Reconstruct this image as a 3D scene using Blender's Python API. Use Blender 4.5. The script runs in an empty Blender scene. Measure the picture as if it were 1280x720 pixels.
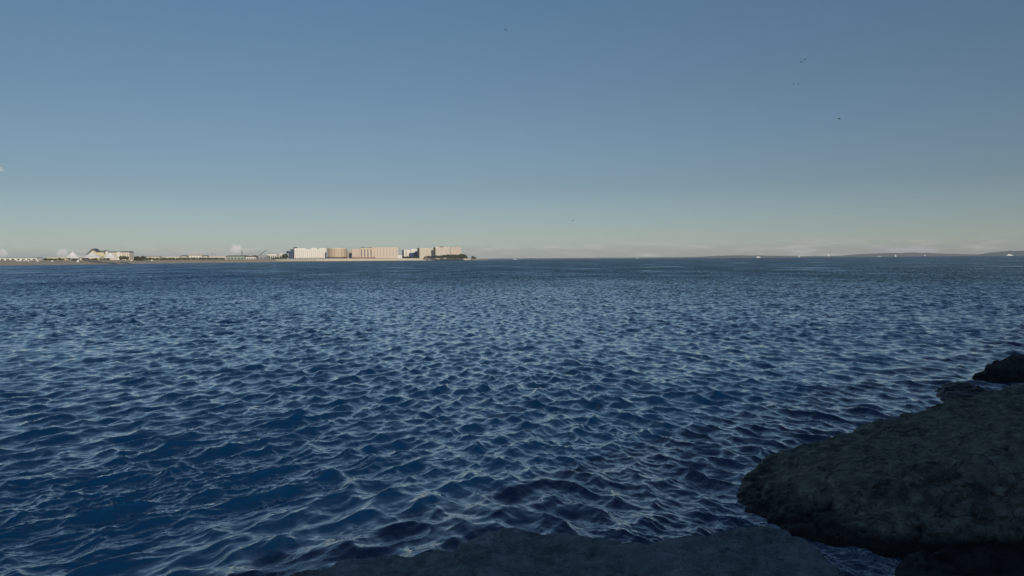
import bpy, bmesh, math, random
import numpy as np
from mathutils import Vector, Matrix, noise, Euler

R = math.radians
random.seed(7)
scene = bpy.context.scene
col = scene.collection

# ------------------------------------------------------------------ camera
CAM_Z = 3.0
F = 985.0                         # focal length in pixels of a 1280 wide picture
PITCH = math.atan(36.0 / F)
ROLL = R(0.453)
cam_d = bpy.data.cameras.new('camera')
cam = bpy.data.objects.new('camera', cam_d)
col.objects.link(cam)
cam_d.sensor_width = 36.0
cam_d.lens = 36.0 * F / 1280.0
cam_d.clip_start = 0.1
cam_d.clip_end = 200000.0
# look along +Y, pitched down, rolled a little clockwise
mrot = Matrix.Rotation(math.pi / 2 - PITCH, 4, 'X') @ Matrix.Rotation(-ROLL, 4, 'Z')
cam.matrix_world = Matrix.Translation((0, 0, CAM_Z)) @ mrot
scene.camera = cam
M3 = mrot.to_3x3()


def W(px, py, d):
    """world point seen at photo pixel (px, py) at distance d along +Y"""
    v = M3 @ Vector(((px - 640) / F, (360 - py) / F, -1.0))
    return Vector((v.x / v.y * d, d, CAM_Z + v.z / v.y * d))


def WX(px, d):
    return W(px, 324, d).x


def horizon(px):
    return 329.1 - 0.0079 * px


def mpp(d):
    return d / F


# ------------------------------------------------------------------ tagging
def tag(o, label=None, cat=None, group=None, kind=None):
    if label: o['label'] = label
    if cat: o['category'] = cat
    if group: o['group'] = group
    if kind: o['kind'] = kind
    return o


def mesh_obj(name, verts, faces, mat=None, parent=None, smooth=False):
    me = bpy.data.meshes.new(name)
    me.from_pydata([tuple(v) for v in verts], [], faces)
    me.update()
    if mat: me.materials.append(mat)
    if smooth:
        me.polygons.foreach_set('use_smooth', [True] * len(me.polygons))
    o = bpy.data.objects.new(name, me)
    col.objects.link(o)
    if parent: o.parent = parent
    return o


def empty(name, loc, rz=0.0):
    o = bpy.data.objects.new(name, None)
    o.empty_display_size = 1
    col.objects.link(o)
    o.location = loc
    o.rotation_euler = (0, 0, rz)
    return o


def copy_tree(o, parent=None):
    c = o.copy()
    col.objects.link(c)
    c.parent = parent
    for ch in list(o.children):
        copy_tree(ch, c)
    return c


class MB:
    def __init__(self):
        self.v = []; self.f = []

    def box(self, x0, x1, y0, y1, z0, z1):
        n = len(self.v)
        for z in (z0, z1):
            self.v += [(x0, y0, z), (x1, y0, z), (x1, y1, z), (x0, y1, z)]
        for q in ((3, 2, 1, 0), (4, 5, 6, 7), (0, 1, 5, 4), (1, 2, 6, 5), (2, 3, 7, 6), (3, 0, 4, 7)):
            self.f.append(tuple(n + i for i in q))
        return self

    def prism(self, pts, axis, a, b):
        """extrude a 2D outline: axis 'y' -> pts are (x,z); axis 'x' -> (y,z); axis 'z' -> (x,y)"""
        n = len(self.v); k = len(pts)
        for t in (a, b):
            for p in pts:
                self.v.append({'y': (p[0], t, p[1]), 'x': (t, p[0], p[1]), 'z': (p[0], p[1], t)}[axis])
        self.f.append(tuple(n + i for i in range(k))[::-1])
        self.f.append(tuple(n + k + i for i in range(k)))
        for i in range(k):
            j = (i + 1) % k
            self.f.append((n + i, n + j, n + k + j, n + k + i))
        return self

    def lathe(self, prof, seg=16, cx=0, cy=0, sx=1, sy=1, a0=0, a1=2 * math.pi):
        n = len(self.v); full = abs(a1 - a0 - 2 * math.pi) < 1e-6
        m = seg if full else seg + 1
        for r, z in prof:
            for i in range(m):
                a = a0 + (a1 - a0) * i / seg
                self.v.append((cx + r * sx * math.cos(a), cy + r * sy * math.sin(a), z))
        for j in range(len(prof) - 1):
            for i in range(seg):
                i2 = (i + 1) % m
                self.f.append((n + j * m + i, n + j * m + i2, n + (j + 1) * m + i2, n + (j + 1) * m + i))
        return self

    def tube(self, p, q, r0, r1=None, seg=8):
        r1 = r0 if r1 is None else r1
        p = Vector(p); q = Vector(q); d = (q - p).normalized()
        u = d.orthogonal().normalized(); w = d.cross(u)
        n = len(self.v)
        for c, r in ((p, r0), (q, r1)):
            for i in range(seg):
                a = 2 * math.pi * i / seg
                self.v.append(tuple(c + u * (r * math.cos(a)) + w * (r * math.sin(a))))
        for i in range(seg):
            j = (i + 1) % seg
            self.f.append((n + i, n + j, n + seg + j, n + seg + i))
        self.f.append(tuple(n + i for i in range(seg))[::-1])
        self.f.append(tuple(n + seg + i for i in range(seg)))
        return self

    def build(self, name, mat, parent=None, smooth=False):
        return mesh_obj(name, self.v, self.f, mat, parent, smooth)


# ------------------------------------------------------------------ materials
def new_mat(name):
    m = bpy.data.materials.new(name)
    m.use_nodes = True
    nt = m.node_tree
    return m, nt, nt.nodes['Principled BSDF']


def plain(name, c, rough=0.7, var=0.12, scale=0.3, metallic=0.0):
    m, nt, b = new_mat(name)
    N, L = nt.nodes, nt.links
    g = N.new('ShaderNodeNewGeometry')
    t = N.new('ShaderNodeTexNoise'); t.inputs['Scale'].default_value = scale; t.inputs['Detail'].default_value = 5
    L.new(g.outputs['Position'], t.inputs['Vector'])
    mx = N.new('ShaderNodeMix'); mx.data_type = 'RGBA'
    mx.inputs['A'].default_value = (*[x * (1 - var) for x in c], 1)
    mx.inputs['B'].default_value = (*[min(1, x * (1 + var)) for x in c], 1)
    L.new(t.outputs['Fac'], mx.inputs['Factor'])
    L.new(mx.outputs['Result'], b.inputs['Base Color'])
    b.inputs['Roughness'].default_value = rough
    b.inputs['Metallic'].default_value = metallic
    return m


M = dict(
    white=plain('white_paint', (.68, .65, .59)),
    cream=plain('cream_render', (.58, .52, .40)),
    palecream=plain('pale_cream_render', (.60, .54, .44)),
    pink=plain('pinkish_render', (.56, .47, .37)),
    palepink=plain('pale_pink_render', (.50, .42, .35)),
    baywin=plain('bay_shade', (.36, .32, .29), .5),
    palewin=plain('pale_window', (.52, .49, .45), .5),
    tan=plain('tan_render', (.50, .40, .28)),
    redbase=plain('red_brick', (.33, .17, .14)),
    yellow=plain('yellow_render', (.62, .55, .36)),
    glass=plain('window_glass', (.10, .11, .13), .15),
    greyglass=plain('grey_window', (.30, .28, .27), .4),
    navyglass=plain('navy_glass', (.035, .05, .13), .12),
    blueshade=plain('blue_grey_shade', (.10, .15, .24), .3),  # shaded side of the stepped building put into its colour
    roof=plain('slate_roof', (.10, .12, .13), .6),
    teal=plain('teal_roof', (.07, .17, .20), .5),
    darkside=plain('shade_and_tide_brown', (.12, .10, .085), .7),  # paints shade on hotel left sides; also the tide band and colonnade
    greenpaint=plain('pale_green_paint', (.33, .40, .28)),
    tent=plain('white_canvas', (.76, .75, .75), .8, .05),
    metal=plain('grey_metal', (.30, .31, .32), .45),
    darkmetal=plain('dark_metal', (.06, .06, .065), .5),
    hull=plain('white_hull', (.80, .80, .80), .3),
    darkhull=plain('dark_hull', (.05, .06, .07), .5),
    bark=plain('bark', (.09, .07, .05), .9),
    bird=plain('dark_feathers', (.012, .012, .015), .9),
    skin=plain('skin', (.45, .28, .2), .6),
    clothwhite=plain('white_cloth', (.7, .68, .65), .9),
    clothdark=plain('dark_cloth', (.06, .045, .04), .9),
    bankstone=plain('pale_stone', (.52, .47, .38), .9, .15, .05),
    concrete=plain('concrete', (.33, .32, .30), .85, .15, 1.5),
)


def leaf_mat(name, c):
    m, nt, b = new_mat(name)
    N, L = nt.nodes, nt.links
    g = N.new('ShaderNodeNewGeometry')
    t = N.new('ShaderNodeTexNoise'); t.inputs['Scale'].default_value = .5
    L.new(g.outputs['Position'], t.inputs['Vector'])
    mx = N.new('ShaderNodeMix'); mx.data_type = 'RGBA'
    mx.inputs['A'].default_value = (*[x * .6 for x in c], 1)
    mx.inputs['B'].default_value = (c[0] * 1.6, c[1] * 1.4, c[2], 1)
    L.new(t.outputs['Fac'], mx.inputs['Factor'])
    L.new(mx.outputs['Result'], b.inputs['Base Color'])
    b.inputs['Roughness'].default_value = .7
    return m


M['leaf'] = leaf_mat('foliage', (.065, .085, .035))
M['leafdark'] = leaf_mat('dark_foliage', (.04, .055, .03))


def sand_mat():
    m, nt, b = new_mat('sand')
    N, L = nt.nodes, nt.links
    g = N.new('ShaderNodeNewGeometry')
    t = N.new('ShaderNodeTexNoise'); t.inputs['Scale'].default_value = .06; t.inputs['Detail'].default_value = 8
    L.new(g.outputs['Position'], t.inputs['Vector'])
    r = N.new('ShaderNodeValToRGB')
    r.color_ramp.elements[0].position = .3; r.color_ramp.elements[0].color = (.36, .30, .22, 1)
    r.color_ramp.elements[1].position = .7; r.color_ramp.elements[1].color = (.52, .45, .36, 1)
    L.new(t.outputs['Fac'], r.inputs['Fac'])
    L.new(r.outputs['Color'], b.inputs['Base Color'])
    b.inputs['Roughness'].default_value = .95
    return m


M['sand'] = sand_mat()


def rock_mat(name, c0, c1, c2, wet_z=.12, streak=1.0, crack=.7):
    """weathered boulder: mottled stone, cracks, pits, an algae-dark wet band near the water"""
    m, nt, b = new_mat(name)
    N, L = nt.nodes, nt.links
    g = N.new('ShaderNodeNewGeometry')
    tc = N.new('ShaderNodeMapping'); tc.inputs['Scale'].default_value = (1, 1, streak)
    L.new(g.outputs['Position'], tc.inputs['Vector'])

    def noi(scale, detail=6, rough=.6, dist=0.0):
        t = N.new('ShaderNodeTexNoise')
        t.inputs['Scale'].default_value = scale; t.inputs['Detail'].default_value = detail
        t.inputs['Roughness'].default_value = rough; t.inputs['Distortion'].default_value = dist
        L.new(tc.outputs['Vector'], t.inputs['Vector'])
        return t

    def ramp(src, p0, p1, a=(0, 0, 0, 1), bcol=(1, 1, 1, 1)):
        r = N.new('ShaderNodeValToRGB')
        r.color_ramp.elements[0].position = p0; r.color_ramp.elements[0].color = a
        r.color_ramp.elements[1].position = p1; r.color_ramp.elements[1].color = bcol
        L.new(src, r.inputs['Fac'])
        return r

    def mix(f, a, bb, mode='MIX'):
        x = N.new('ShaderNodeMix'); x.data_type = 'RGBA'; x.blend_type = mode
        for s, v in (('Factor', f), ('A', a), ('B', bb)):
            if isinstance(v, (int, float)): x.inputs[s].default_value = v
            elif isinstance(v, tuple): x.inputs[s].default_value = (*v, 1)
            else: L.new(v, x.inputs[s])
        return x.outputs['Result']

    big = noi(1.1, 5, .6, .4); med = noi(6, 8, .7); fine = noi(38, 6, .75); grain = noi(150, 3, .7)
    c = mix(ramp(big.outputs['Fac'], .38, .62).outputs['Color'], c0, c1)
    c = mix(ramp(med.outputs['Fac'], .42, .70).outputs['Color'], c, c2)
    sp = ramp(fine.outputs['Fac'], .60, .72)
    c = mix(sp.outputs['Color'], c, tuple(min(1, x * 1.9) for x in c2))
    dk = ramp(grain.outputs['Fac'], .38, .55, (.3, .3, .3, 1), (1.0, 1.0, 1.0, 1))
    c = mix(.8, c, dk.outputs['Color'], 'MULTIPLY')
    # cracks
    vo = N.new('ShaderNodeTexVoronoi'); vo.feature = 'DISTANCE_TO_EDGE'; vo.inputs['Scale'].default_value = 1.5
    wv = N.new('ShaderNodeVectorMath'); wv.operation = 'MULTIPLY_ADD'
    wv.inputs[1].default_value = (.55, .55, .55)
    L.new(big.outputs['Color'], wv.inputs[0]); L.new(tc.outputs['Vector'], wv.inputs[2])
    wv2 = N.new('ShaderNodeVectorMath'); wv2.operation = 'MULTIPLY_ADD'
    wv2.inputs[1].default_value = (.18, .18, .18)
    L.new(med.outputs['Color'], wv2.inputs[0]); L.new(wv.outputs[0], wv2.inputs[2])
    L.new(wv2.outputs[0], vo.inputs['Vector'])
    cr = ramp(vo.outputs['Distance'], .0, .022, (.15, .15, .15, 1), (1, 1, 1, 1))
    pits = ramp(noi(17, 4, .6, .8).outputs['Fac'], .30, .42, (.35, .35, .35, 1), (1, 1, 1, 1))
    c = mix(.8, c, pits.outputs['Color'], 'MULTIPLY')
    c = mix(crack, c, cr.outputs['Color'], 'MULTIPLY')
    # wet band
    sep = N.new('ShaderNodeSeparateXYZ'); L.new(g.outputs['Position'], sep.inputs[0])
    wob = N.new('ShaderNodeMath'); wob.operation = 'MULTIPLY_ADD'
    wob.inputs[1].default_value = -.22
    L.new(noi(2.3, 6, .65).outputs['Fac'], wob.inputs[0]); L.new(sep.outputs['Z'], wob.inputs[2])
    mr = N.new('ShaderNodeMapRange')
    mr.inputs['From Min'].default_value = wet_z - .11 - .03; mr.inputs['From Max'].default_value = wet_z - .11 + .05
    L.new(wob.outputs[0], mr.inputs['Value'])
    c = mix(mr.outputs['Result'], tuple(x * .22 for x in c0), c)
    L.new(c, b.inputs['Base Color'])
    rr = N.new('ShaderNodeMapRange')
    rr.inputs['To Min'].default_value = .35; rr.inputs['To Max'].default_value = .88
    L.new(mr.outputs['Result'], rr.inputs['Value'])
    L.new(rr.outputs['Result'], b.inputs['Roughness'])
    b.inputs['Specular IOR Level'].default_value = .3
    # bump
    last = None
    for src, dist, st in ((med.outputs['Fac'], .10, .9), (fine.outputs['Fac'], .03, 1.0), (grain.outputs['Fac'], .008, .9), (cr.outputs['Color'], .02 * crack, .6), (pits.outputs['Color'], .012, .7)):
        bp = N.new('ShaderNodeBump'); bp.inputs['Distance'].default_value = dist; bp.inputs['Strength'].default_value = st
        L.new(src, bp.inputs['Height'])
        if last: L.new(last, bp.inputs['Normal'])
        last = bp.outputs['Normal']
    L.new(last, b.inputs['Normal'])
    return m


M['rock'] = rock_mat('boulder_stone', (.10, .11, .09), (.24, .235, .18), (.52, .52, .42), .17)
M['slab'] = rock_mat('slab_stone', (.19, .22, .24), (.32, .36, .38), (.54, .58, .60), .06, 2.2, .15)
M['wetrock'] = rock_mat('wet_stone', (.05, .05, .055), (.085, .08, .08), (.18, .17, .16), .25)
M['shadowrock'] = rock_mat('shadow_stone', (.02, .024, .022), (.03, .032, .03), (.05, .05, .045), .4)  # near-black, paints the big boulder's shadowed lower face

# ------------------------------------------------------------------ sun and sky
SUN_AZ = R(158)      # clockwise from +Y (north)
SUN_EL = R(17)
sd = Vector((math.sin(SUN_AZ) * math.cos(SUN_EL), math.cos(SUN_AZ) * math.cos(SUN_EL), math.sin(SUN_EL)))
sun_d = bpy.data.lights.new('sun', 'SUN')
sun_d.energy = 3.2; sun_d.angle = R(.53); sun_d.color = (1, .89, .75)
sun = bpy.data.objects.new('sun', sun_d); col.objects.link(sun)
sun.rotation_euler = sd.to_track_quat('Z', 'Y').to_euler()

world = bpy.data.worlds.new('World'); scene.world = world; world.use_nodes = True
wn, wl = world.node_tree.nodes, world.node_tree.links
bg = wn['Background']
sky = wn.new('ShaderNodeTexSky'); sky.sky_type = 'NISHITA'; sky.sun_disc = False
sky.sun_elevation = SUN_EL; sky.sun_rotation = SUN_AZ
sky.air_density = 1.0; sky.dust_density = .3; sky.ozone_density = 4.0
tcw = wn.new('ShaderNodeTexCoord')
sepw = wn.new('ShaderNodeSeparateXYZ'); wl.new(tcw.outputs['Generated'], sepw.inputs[0])
# late afternoon tint of the air by height above the horizon
rw = wn.new('ShaderNodeValToRGB'); er = rw.color_ramp
TINT = [(0.0, (1.34, 1.38, 1.42)), (.035, (1.02, 1.08, 1.15)), (.09, (.80, .86, .90)), (.21, (.75, .92, .93)), (.34, (.64, 1.02, 1.08)), (1.0, (.60, 1.02, 1.10))]
while len(er.elements) < len(TINT): er.elements.new(.5)
for e, (p, c) in zip(er.elements, TINT):
    e.position = p; e.color = (c[0] / 1.6, c[1] / 1.6, c[2] / 1.6, 1)
wl.new(sepw.outputs['Z'], rw.inputs['Fac'])
tint = wn.new('ShaderNodeMix'); tint.data_type = 'RGBA'; tint.blend_type = 'MULTIPLY'; tint.inputs['Factor'].default_value = 1
wl.new(sky.outputs[0], tint.inputs['A']); wl.new(rw.outputs['Color'], tint.inputs['B'])
hs = wn.new('ShaderNodeHueSaturation'); hs.inputs['Saturation'].default_value = .84
wl.new(tint.outputs['Result'], hs.inputs['Color'])
# thin far cloud banks lying on the horizon
mpw = wn.new('ShaderNodeMapping'); mpw.inputs['Scale'].default_value = (22, 22, 160)
wl.new(tcw.outputs['Generated'], mpw.inputs['Vector'])
nw = wn.new('ShaderNodeTexNoise'); nw.inputs['Scale'].default_value = 1.0; nw.inputs['Detail'].default_value = 5; nw.inputs['Roughness'].default_value = .6
wl.new(mpw.outputs[0], nw.inputs['Vector'])
cr = wn.new('ShaderNodeValToRGB'); cr.color_ramp.elements[0].position = .50; cr.color_ramp.elements[1].position = .66
wl.new(nw.outputs['Fac'], cr.inputs['Fac'])
cz = wn.new('ShaderNodeValToRGB'); cz.color_ramp.elements[0].position = 0; cz.color_ramp.elements[0].color = (1, 1, 1, 1)
cz.color_ramp.elements[1].position = .024; cz.color_ramp.elements[1].color = (0, 0, 0, 1)
wl.new(sepw.outputs['Z'], cz.inputs['Fac'])
cm = wn.new('ShaderNodeMath'); cm.operation = 'MULTIPLY'; wl.new(cr.outputs['Color'], cm.inputs[0]); wl.new(cz.outputs['Color'], cm.inputs[1])
cm2 = wn.new('ShaderNodeMath'); cm2.operation = 'MULTIPLY'; cm2.inputs[1].default_value = .8; wl.new(cm.outputs[0], cm2.inputs[0])
lump_out = None
for lx_, ly_, lw_ in ((295, 312, .0105), (78, 317, .009), (4, 317, .007)):     # three small far cumulus heads
    dv = (W(lx_, ly_, 1000.0) - Vector((0, 0, CAM_Z))).normalized()
    sb = wn.new('ShaderNodeVectorMath'); sb.operation = 'SUBTRACT'; sb.inputs[1].default_value = dv
    wl.new(tcw.outputs['Generated'], sb.inputs[0])
    ln = wn.new('ShaderNodeVectorMath'); ln.operation = 'LENGTH'; wl.new(sb.outputs[0], ln.inputs[0])
    q_ = wn.new('ShaderNodeMath'); q_.operation = 'MULTIPLY_ADD'; q_.inputs[1].default_value = -1 / lw_; q_.inputs[2].default_value = .75
    wl.new(ln.outputs['Value'], q_.inputs[0])
    mpl = wn.new('ShaderNodeTexNoise'); mpl.inputs['Scale'].default_value = 260; mpl.inputs['Detail'].default_value = 4
    wl.new(tcw.outputs['Generated'], mpl.inputs['Vector'])
    q2 = wn.new('ShaderNodeMath'); q2.operation = 'ADD'; wl.new(q_.outputs[0], q2.inputs[0]); wl.new(mpl.outputs['Fac'], q2.inputs[1])
    q3 = wn.new('ShaderNodeMapRange'); q3.inputs['From Min'].default_value = .55; q3.inputs['From Max'].default_value = .85
    wl.new(q2.outputs[0], q3.inputs['Value'])
    if lump_out is None: lump_out = q3.outputs['Result']
    else:
        q4 = wn.new('ShaderNodeMath'); q4.operation = 'MAXIMUM'; wl.new(lump_out, q4.inputs[0]); wl.new(q3.outputs['Result'], q4.inputs[1]); lump_out = q4.outputs[0]
cmx = wn.new('ShaderNodeMath'); cmx.operation = 'MAXIMUM'; wl.new(cm2.outputs[0], cmx.inputs[0]); wl.new(lump_out, cmx.inputs[1]); cm2 = cmx
cmix = wn.new('ShaderNodeMix'); cmix.data_type = 'RGBA'
cmix.inputs['B'].default_value = (8.0, 7.4, 7.1, 1)
wl.new(cm2.outputs[0], cmix.inputs['Factor']); wl.new(hs.outputs[0], cmix.inputs['A'])
wl.new(cmix.outputs['Result'], bg.inputs['Color'])
SKY_ST = .062
bg.inputs['Strength'].default_value = SKY_ST * 1.6

# air
hz = MB().box(-24000, 24000, -500, 24500, -15, 230).build('haze', None)
hm = bpy.data.materials.new('haze'); hm.use_nodes = True
hn = hm.node_tree; hn.nodes.clear()
ho = hn.nodes.new('ShaderNodeOutputMaterial'); hv = hn.nodes.new('ShaderNodeVolumePrincipled')
hv.inputs['Density'].default_value = 4.2e-5
hv.inputs['Color'].default_value = (.86, .94, 1.0, 1)
hn.links.new(hv.outputs[0], ho.inputs['Volume'])
hz.data.materials.append(hm)
tag(hz, kind='stuff')

# daytime moon, cut by the left edge of the picture
mo_d = 60000.0
mp_ = W(0.5, 211, mo_d)
bm = bmesh.new(); bmesh.ops.create_icosphere(bm, subdivisions=5, radius=mo_d * 4.4 / F)
mm = bpy.data.meshes.new('moon'); bm.to_mesh(mm); bm.free()
mm.polygons.foreach_set('use_smooth', [True] * len(mm.polygons))
moon = bpy.data.objects.new('moon', mm); col.objects.link(moon); moon.location = mp_
tag(moon, 'pale daytime moon half cut off by the left edge of the sky', 'moon')
mt, mnt, mb_ = new_mat('moon_dust')
tr = mnt.nodes.new('ShaderNodeBsdfTransparent'); msh = mnt.nodes.new('ShaderNodeMixShader')
mb_.inputs['Base Color'].default_value = (.45, .43, .42, 1); mb_.inputs['Roughness'].default_value = 1
mn_t = mnt.nodes.new('ShaderNodeTexNoise'); mn_t.inputs['Scale'].default_value = 2.0
mtc = mnt.nodes.new('ShaderNodeTexCoord'); mnt.links.new(mtc.outputs['Generated'], mn_t.inputs['Vector'])
mra = mnt.nodes.new('ShaderNodeValToRGB'); mra.color_ramp.elements[0].position = .4; mra.color_ramp.elements[0].color = (.55, .53, .52, 1)
mra.color_ramp.elements[1].position = .6; mra.color_ramp.elements[1].color = (.95, .92, .9, 1)
mnt.links.new(mn_t.outputs['Fac'], mra.inputs['Fac']); mnt.links.new(mra.outputs['Color'], mb_.inputs['Base Color'])
msh.inputs[0].default_value = .13
mnt.links.new(tr.outputs[0], msh.inputs[1]); mnt.links.new(mb_.outputs[0], msh.inputs[2])
mnt.links.new(msh.outputs[0], mnt.nodes['Material Output'].inputs['Surface'])
mm.materials.append(mt)

# ------------------------------------------------------------------ sea surface
def ocean_tile(Lt, N, lam_peak, lam_min, spread, seed, slope, tail=5.1):
    """one periodic patch of wind sea: heights and sideways shifts from a wave spectrum; waves run along +x"""
    rng = np.random.default_rng(seed)
    k1 = 2 * np.pi * np.fft.fftfreq(N, Lt / N)
    kx, ky = np.meshgrid(k1, k1, indexing='ij')
    k = np.hypot(kx, ky); k[0, 0] = 1e9
    kp = 2 * np.pi / lam_peak
    P = k ** -tail * np.exp(-(tail / 5) * 1.25 * (kp / k) ** 5) * np.exp(-(k * lam_min / (2 * np.pi)) ** 2)
    c = np.clip(kx / k, 0, 1)
    P *= c ** spread + .015
    H = np.sqrt(P) * (rng.normal(size=(N, N)) + 1j * rng.normal(size=(N, N)))
    H[0, 0] = 0
    def f(A): return np.real(np.fft.ifft2(A)) * N * N
    h = f(H); sx = f(1j * kx * H); sy = f(1j * ky * H)
    s = slope / math.sqrt((sx ** 2 + sy ** 2).mean())
    return dict(L=Lt, N=N, h=(h * s).astype(np.float32),
                dx=(f(1j * kx / k * H) * s).astype(np.float32), dy=(f(1j * ky / k * H) * s).astype(np.float32))


def sample(tile, x, y, ang, ox=0.0, oy=0.0):
    c, s = math.cos(ang), math.sin(ang)
    u = (x * c + y * s + ox) / tile['L'] * tile['N']
    v = (-x * s + y * c + oy) / tile['L'] * tile['N']
    i = np.floor(u).astype(np.int64); j = np.floor(v).astype(np.int64)
    fu = (u - i).astype(np.float32); fv = (v - j).astype(np.float32)
    n = tile['N']; i0 = i % n; i1 = (i + 1) % n; j0 = j % n; j1 = (j + 1) % n
    out = []
    for key in ('h', 'dx', 'dy'):
        a = tile[key]
        out.append(a[i0, j0] * (1 - fu) * (1 - fv) + a[i1, j0] * fu * (1 - fv) + a[i0, j1] * (1 - fu) * fv + a[i1, j1] * fu * fv)
    h, du, dv = out
    return h, du * c - dv * s, du * s + dv * c


def sstep(a, b, x):
    t = np.clip((x - a) / (b - a), 0, 1)
    return t * t * (3 - 2 * t)


def make_sea():
    # ring radii: fine near the shore, coarser out to sea
    rr = [.5, 1.2, 2.0, 2.7, 3.3, 3.8, 4.2]
    while rr[-1] < 26000:
        r = rr[-1]
        if r < 26: dr = max(.012, .5 * r * r / 2364)
        elif r < 130: dr = .16
        else: dr = min(.16 * (r / 130) ** 2.2, r * .06)
        rr.append(r + dr)
    rr = np.array(rr)
    inner = np.radians(np.arange(-38, 38.001, .068))
    outer = np.radians(np.linspace(-100, -38, 60)[:-1])
    th = np.concatenate([outer, inner, -outer[::-1]])
    nr, nt = len(rr), len(th)
    Rg, Tg = np.meshgrid(rr, th, indexing='ij')
    x = (Rg * np.sin(Tg)).ravel(); y = (Rg * np.cos(Tg)).ravel(); r = Rg.ravel()
    tA = ocean_tile(23.0, 1024, .86, .05, 11, 11, .25, 5.6)
    tB = ocean_tile(19.3, 1024, .80, .045, 13, 23, .25, 5.6)
    tC = ocean_tile(31.0, 1024, 1.9, .12, 4, 5, .08)
    tD = ocean_tile(4.1, 1024, .26, .013, 6, 31, .17, 4.2)
    rightness = sstep(-.55, .45, np.arctan2(x, y) / .58)      # the sea turns round the point
    wA = .42 + .68 * (1 - rightness); wB = .42 + .68 * rightness
    hA = sample(tA, x, y, R(-33)); hB = sample(tB, x, y, R(212), 3, 5); hC = sample(tC, x, y, R(-96), 1, 2)
    hD1 = sample(tD, x, y, R(-40), .3, .7); hD2 = sample(tD, x, y, R(217), 1.3, 2.7)
    hD = [a_ * (1.15 * (1 - rightness) + .25) + b_ * (1.15 * rightness + .25) for a_, b_ in zip(hD1, hD2)]
    # gusts: patches of livelier and calmer water
    def gust(px, py, s, seed):
        rng = np.random.default_rng(seed); o = np.zeros_like(px)
        for _ in range(7):
            a = rng.uniform(0, 2 * np.pi); f = rng.uniform(.6, 1.6) / s
            o += np.sin((px * np.cos(a) + py * np.sin(a)) * f + rng.uniform(0, 6.28))
        return o / 7
    g1 = 1 + .25 * gust(x, y, 2.6, 3) + .30 * gust(x, y, 9, 4)
    g2 = np.clip(1 + 1.7 * gust(x, y, 1.3, 9) + .8 * gust(x, y, 5, 10), .15, 3)
    fade_big = 1 - sstep(110, 260, r)
    fade_fine = 1 - sstep(14, 34, r)
    # choppier, confused water beside the rocks
    dist = rock_distance(x, y)
    shore = np.exp(-dist / .8)
    amp = g1 * fade_big
    ch = .9
    z = amp * (wA * hA[0] + wB * hB[0] + hC[0]) + g2 * fade_fine * (1 + 1.0 * shore) * hD[0]
    dx = amp * (wA * hA[1] + wB * hB[1] + hC[1]) * ch + g2 * fade_fine * hD[1] * .8
    dy = amp * (wA * hA[2] + wB * hB[2] + hC[2]) * ch + g2 * fade_fine * hD[2] * .8
    z = z * (1 - .55 * np.exp(-dist / .18)) + .010 * np.sin(2 * np.pi * dist / .42 + 2.5 * gust(x, y, .9, 41)) * np.exp(-dist / .9) * (1 - sstep(20, 30, r))
    co = np.stack([x + dx, y + dy, z], 1).astype(np.float32)
    idx = np.arange(nr * nt).reshape(nr, nt)
    q = np.stack([idx[:-1, :-1], idx[:-1, 1:], idx[1:, 1:], idx[1:, :-1]], -1).reshape(-1, 4)[:, ::-1]
    me = bpy.data.meshes.new('sea')
    me.vertices.add(len(co)); me.vertices.foreach_set('co', co.ravel())
    me.loops.add(q.size); me.loops.foreach_set('vertex_index', q.ravel().astype(np.int32))
    me.polygons.add(len(q))
    me.polygons.foreach_set('loop_start', (np.arange(len(q)) * 4).astype(np.int32))
    me.polygons.foreach_set('use_smooth', np.ones(len(q), bool))
    at = me.attributes.new('open_sea', 'FLOAT', 'POINT')
    at.data.foreach_set('value', sstep(35, 200, r).astype(np.float32))
    f = me.attributes.new('foam', 'FLOAT', 'POINT')
    f.data.foreach_set('value', (np.exp(-dist / .07) + .16 * np.exp(-dist / .4)).astype(np.float32))
    silt = sstep(0, 1, (y - 24 - np.where(x > 0, .55 * x, -2.2 * x) + 14 * gust(x, y, 30, 51)) / 50)
    f = me.attributes.new('silt', 'FLOAT', 'POINT')
    f.data.foreach_set('value', silt.astype(np.float32))
    me.update(calc_edges=True)
    print('sea', nr, nt, len(co))
    o = bpy.data.objects.new('sea', me); col.objects.link(o)
    tag(o, kind='structure')
    return o


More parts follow.
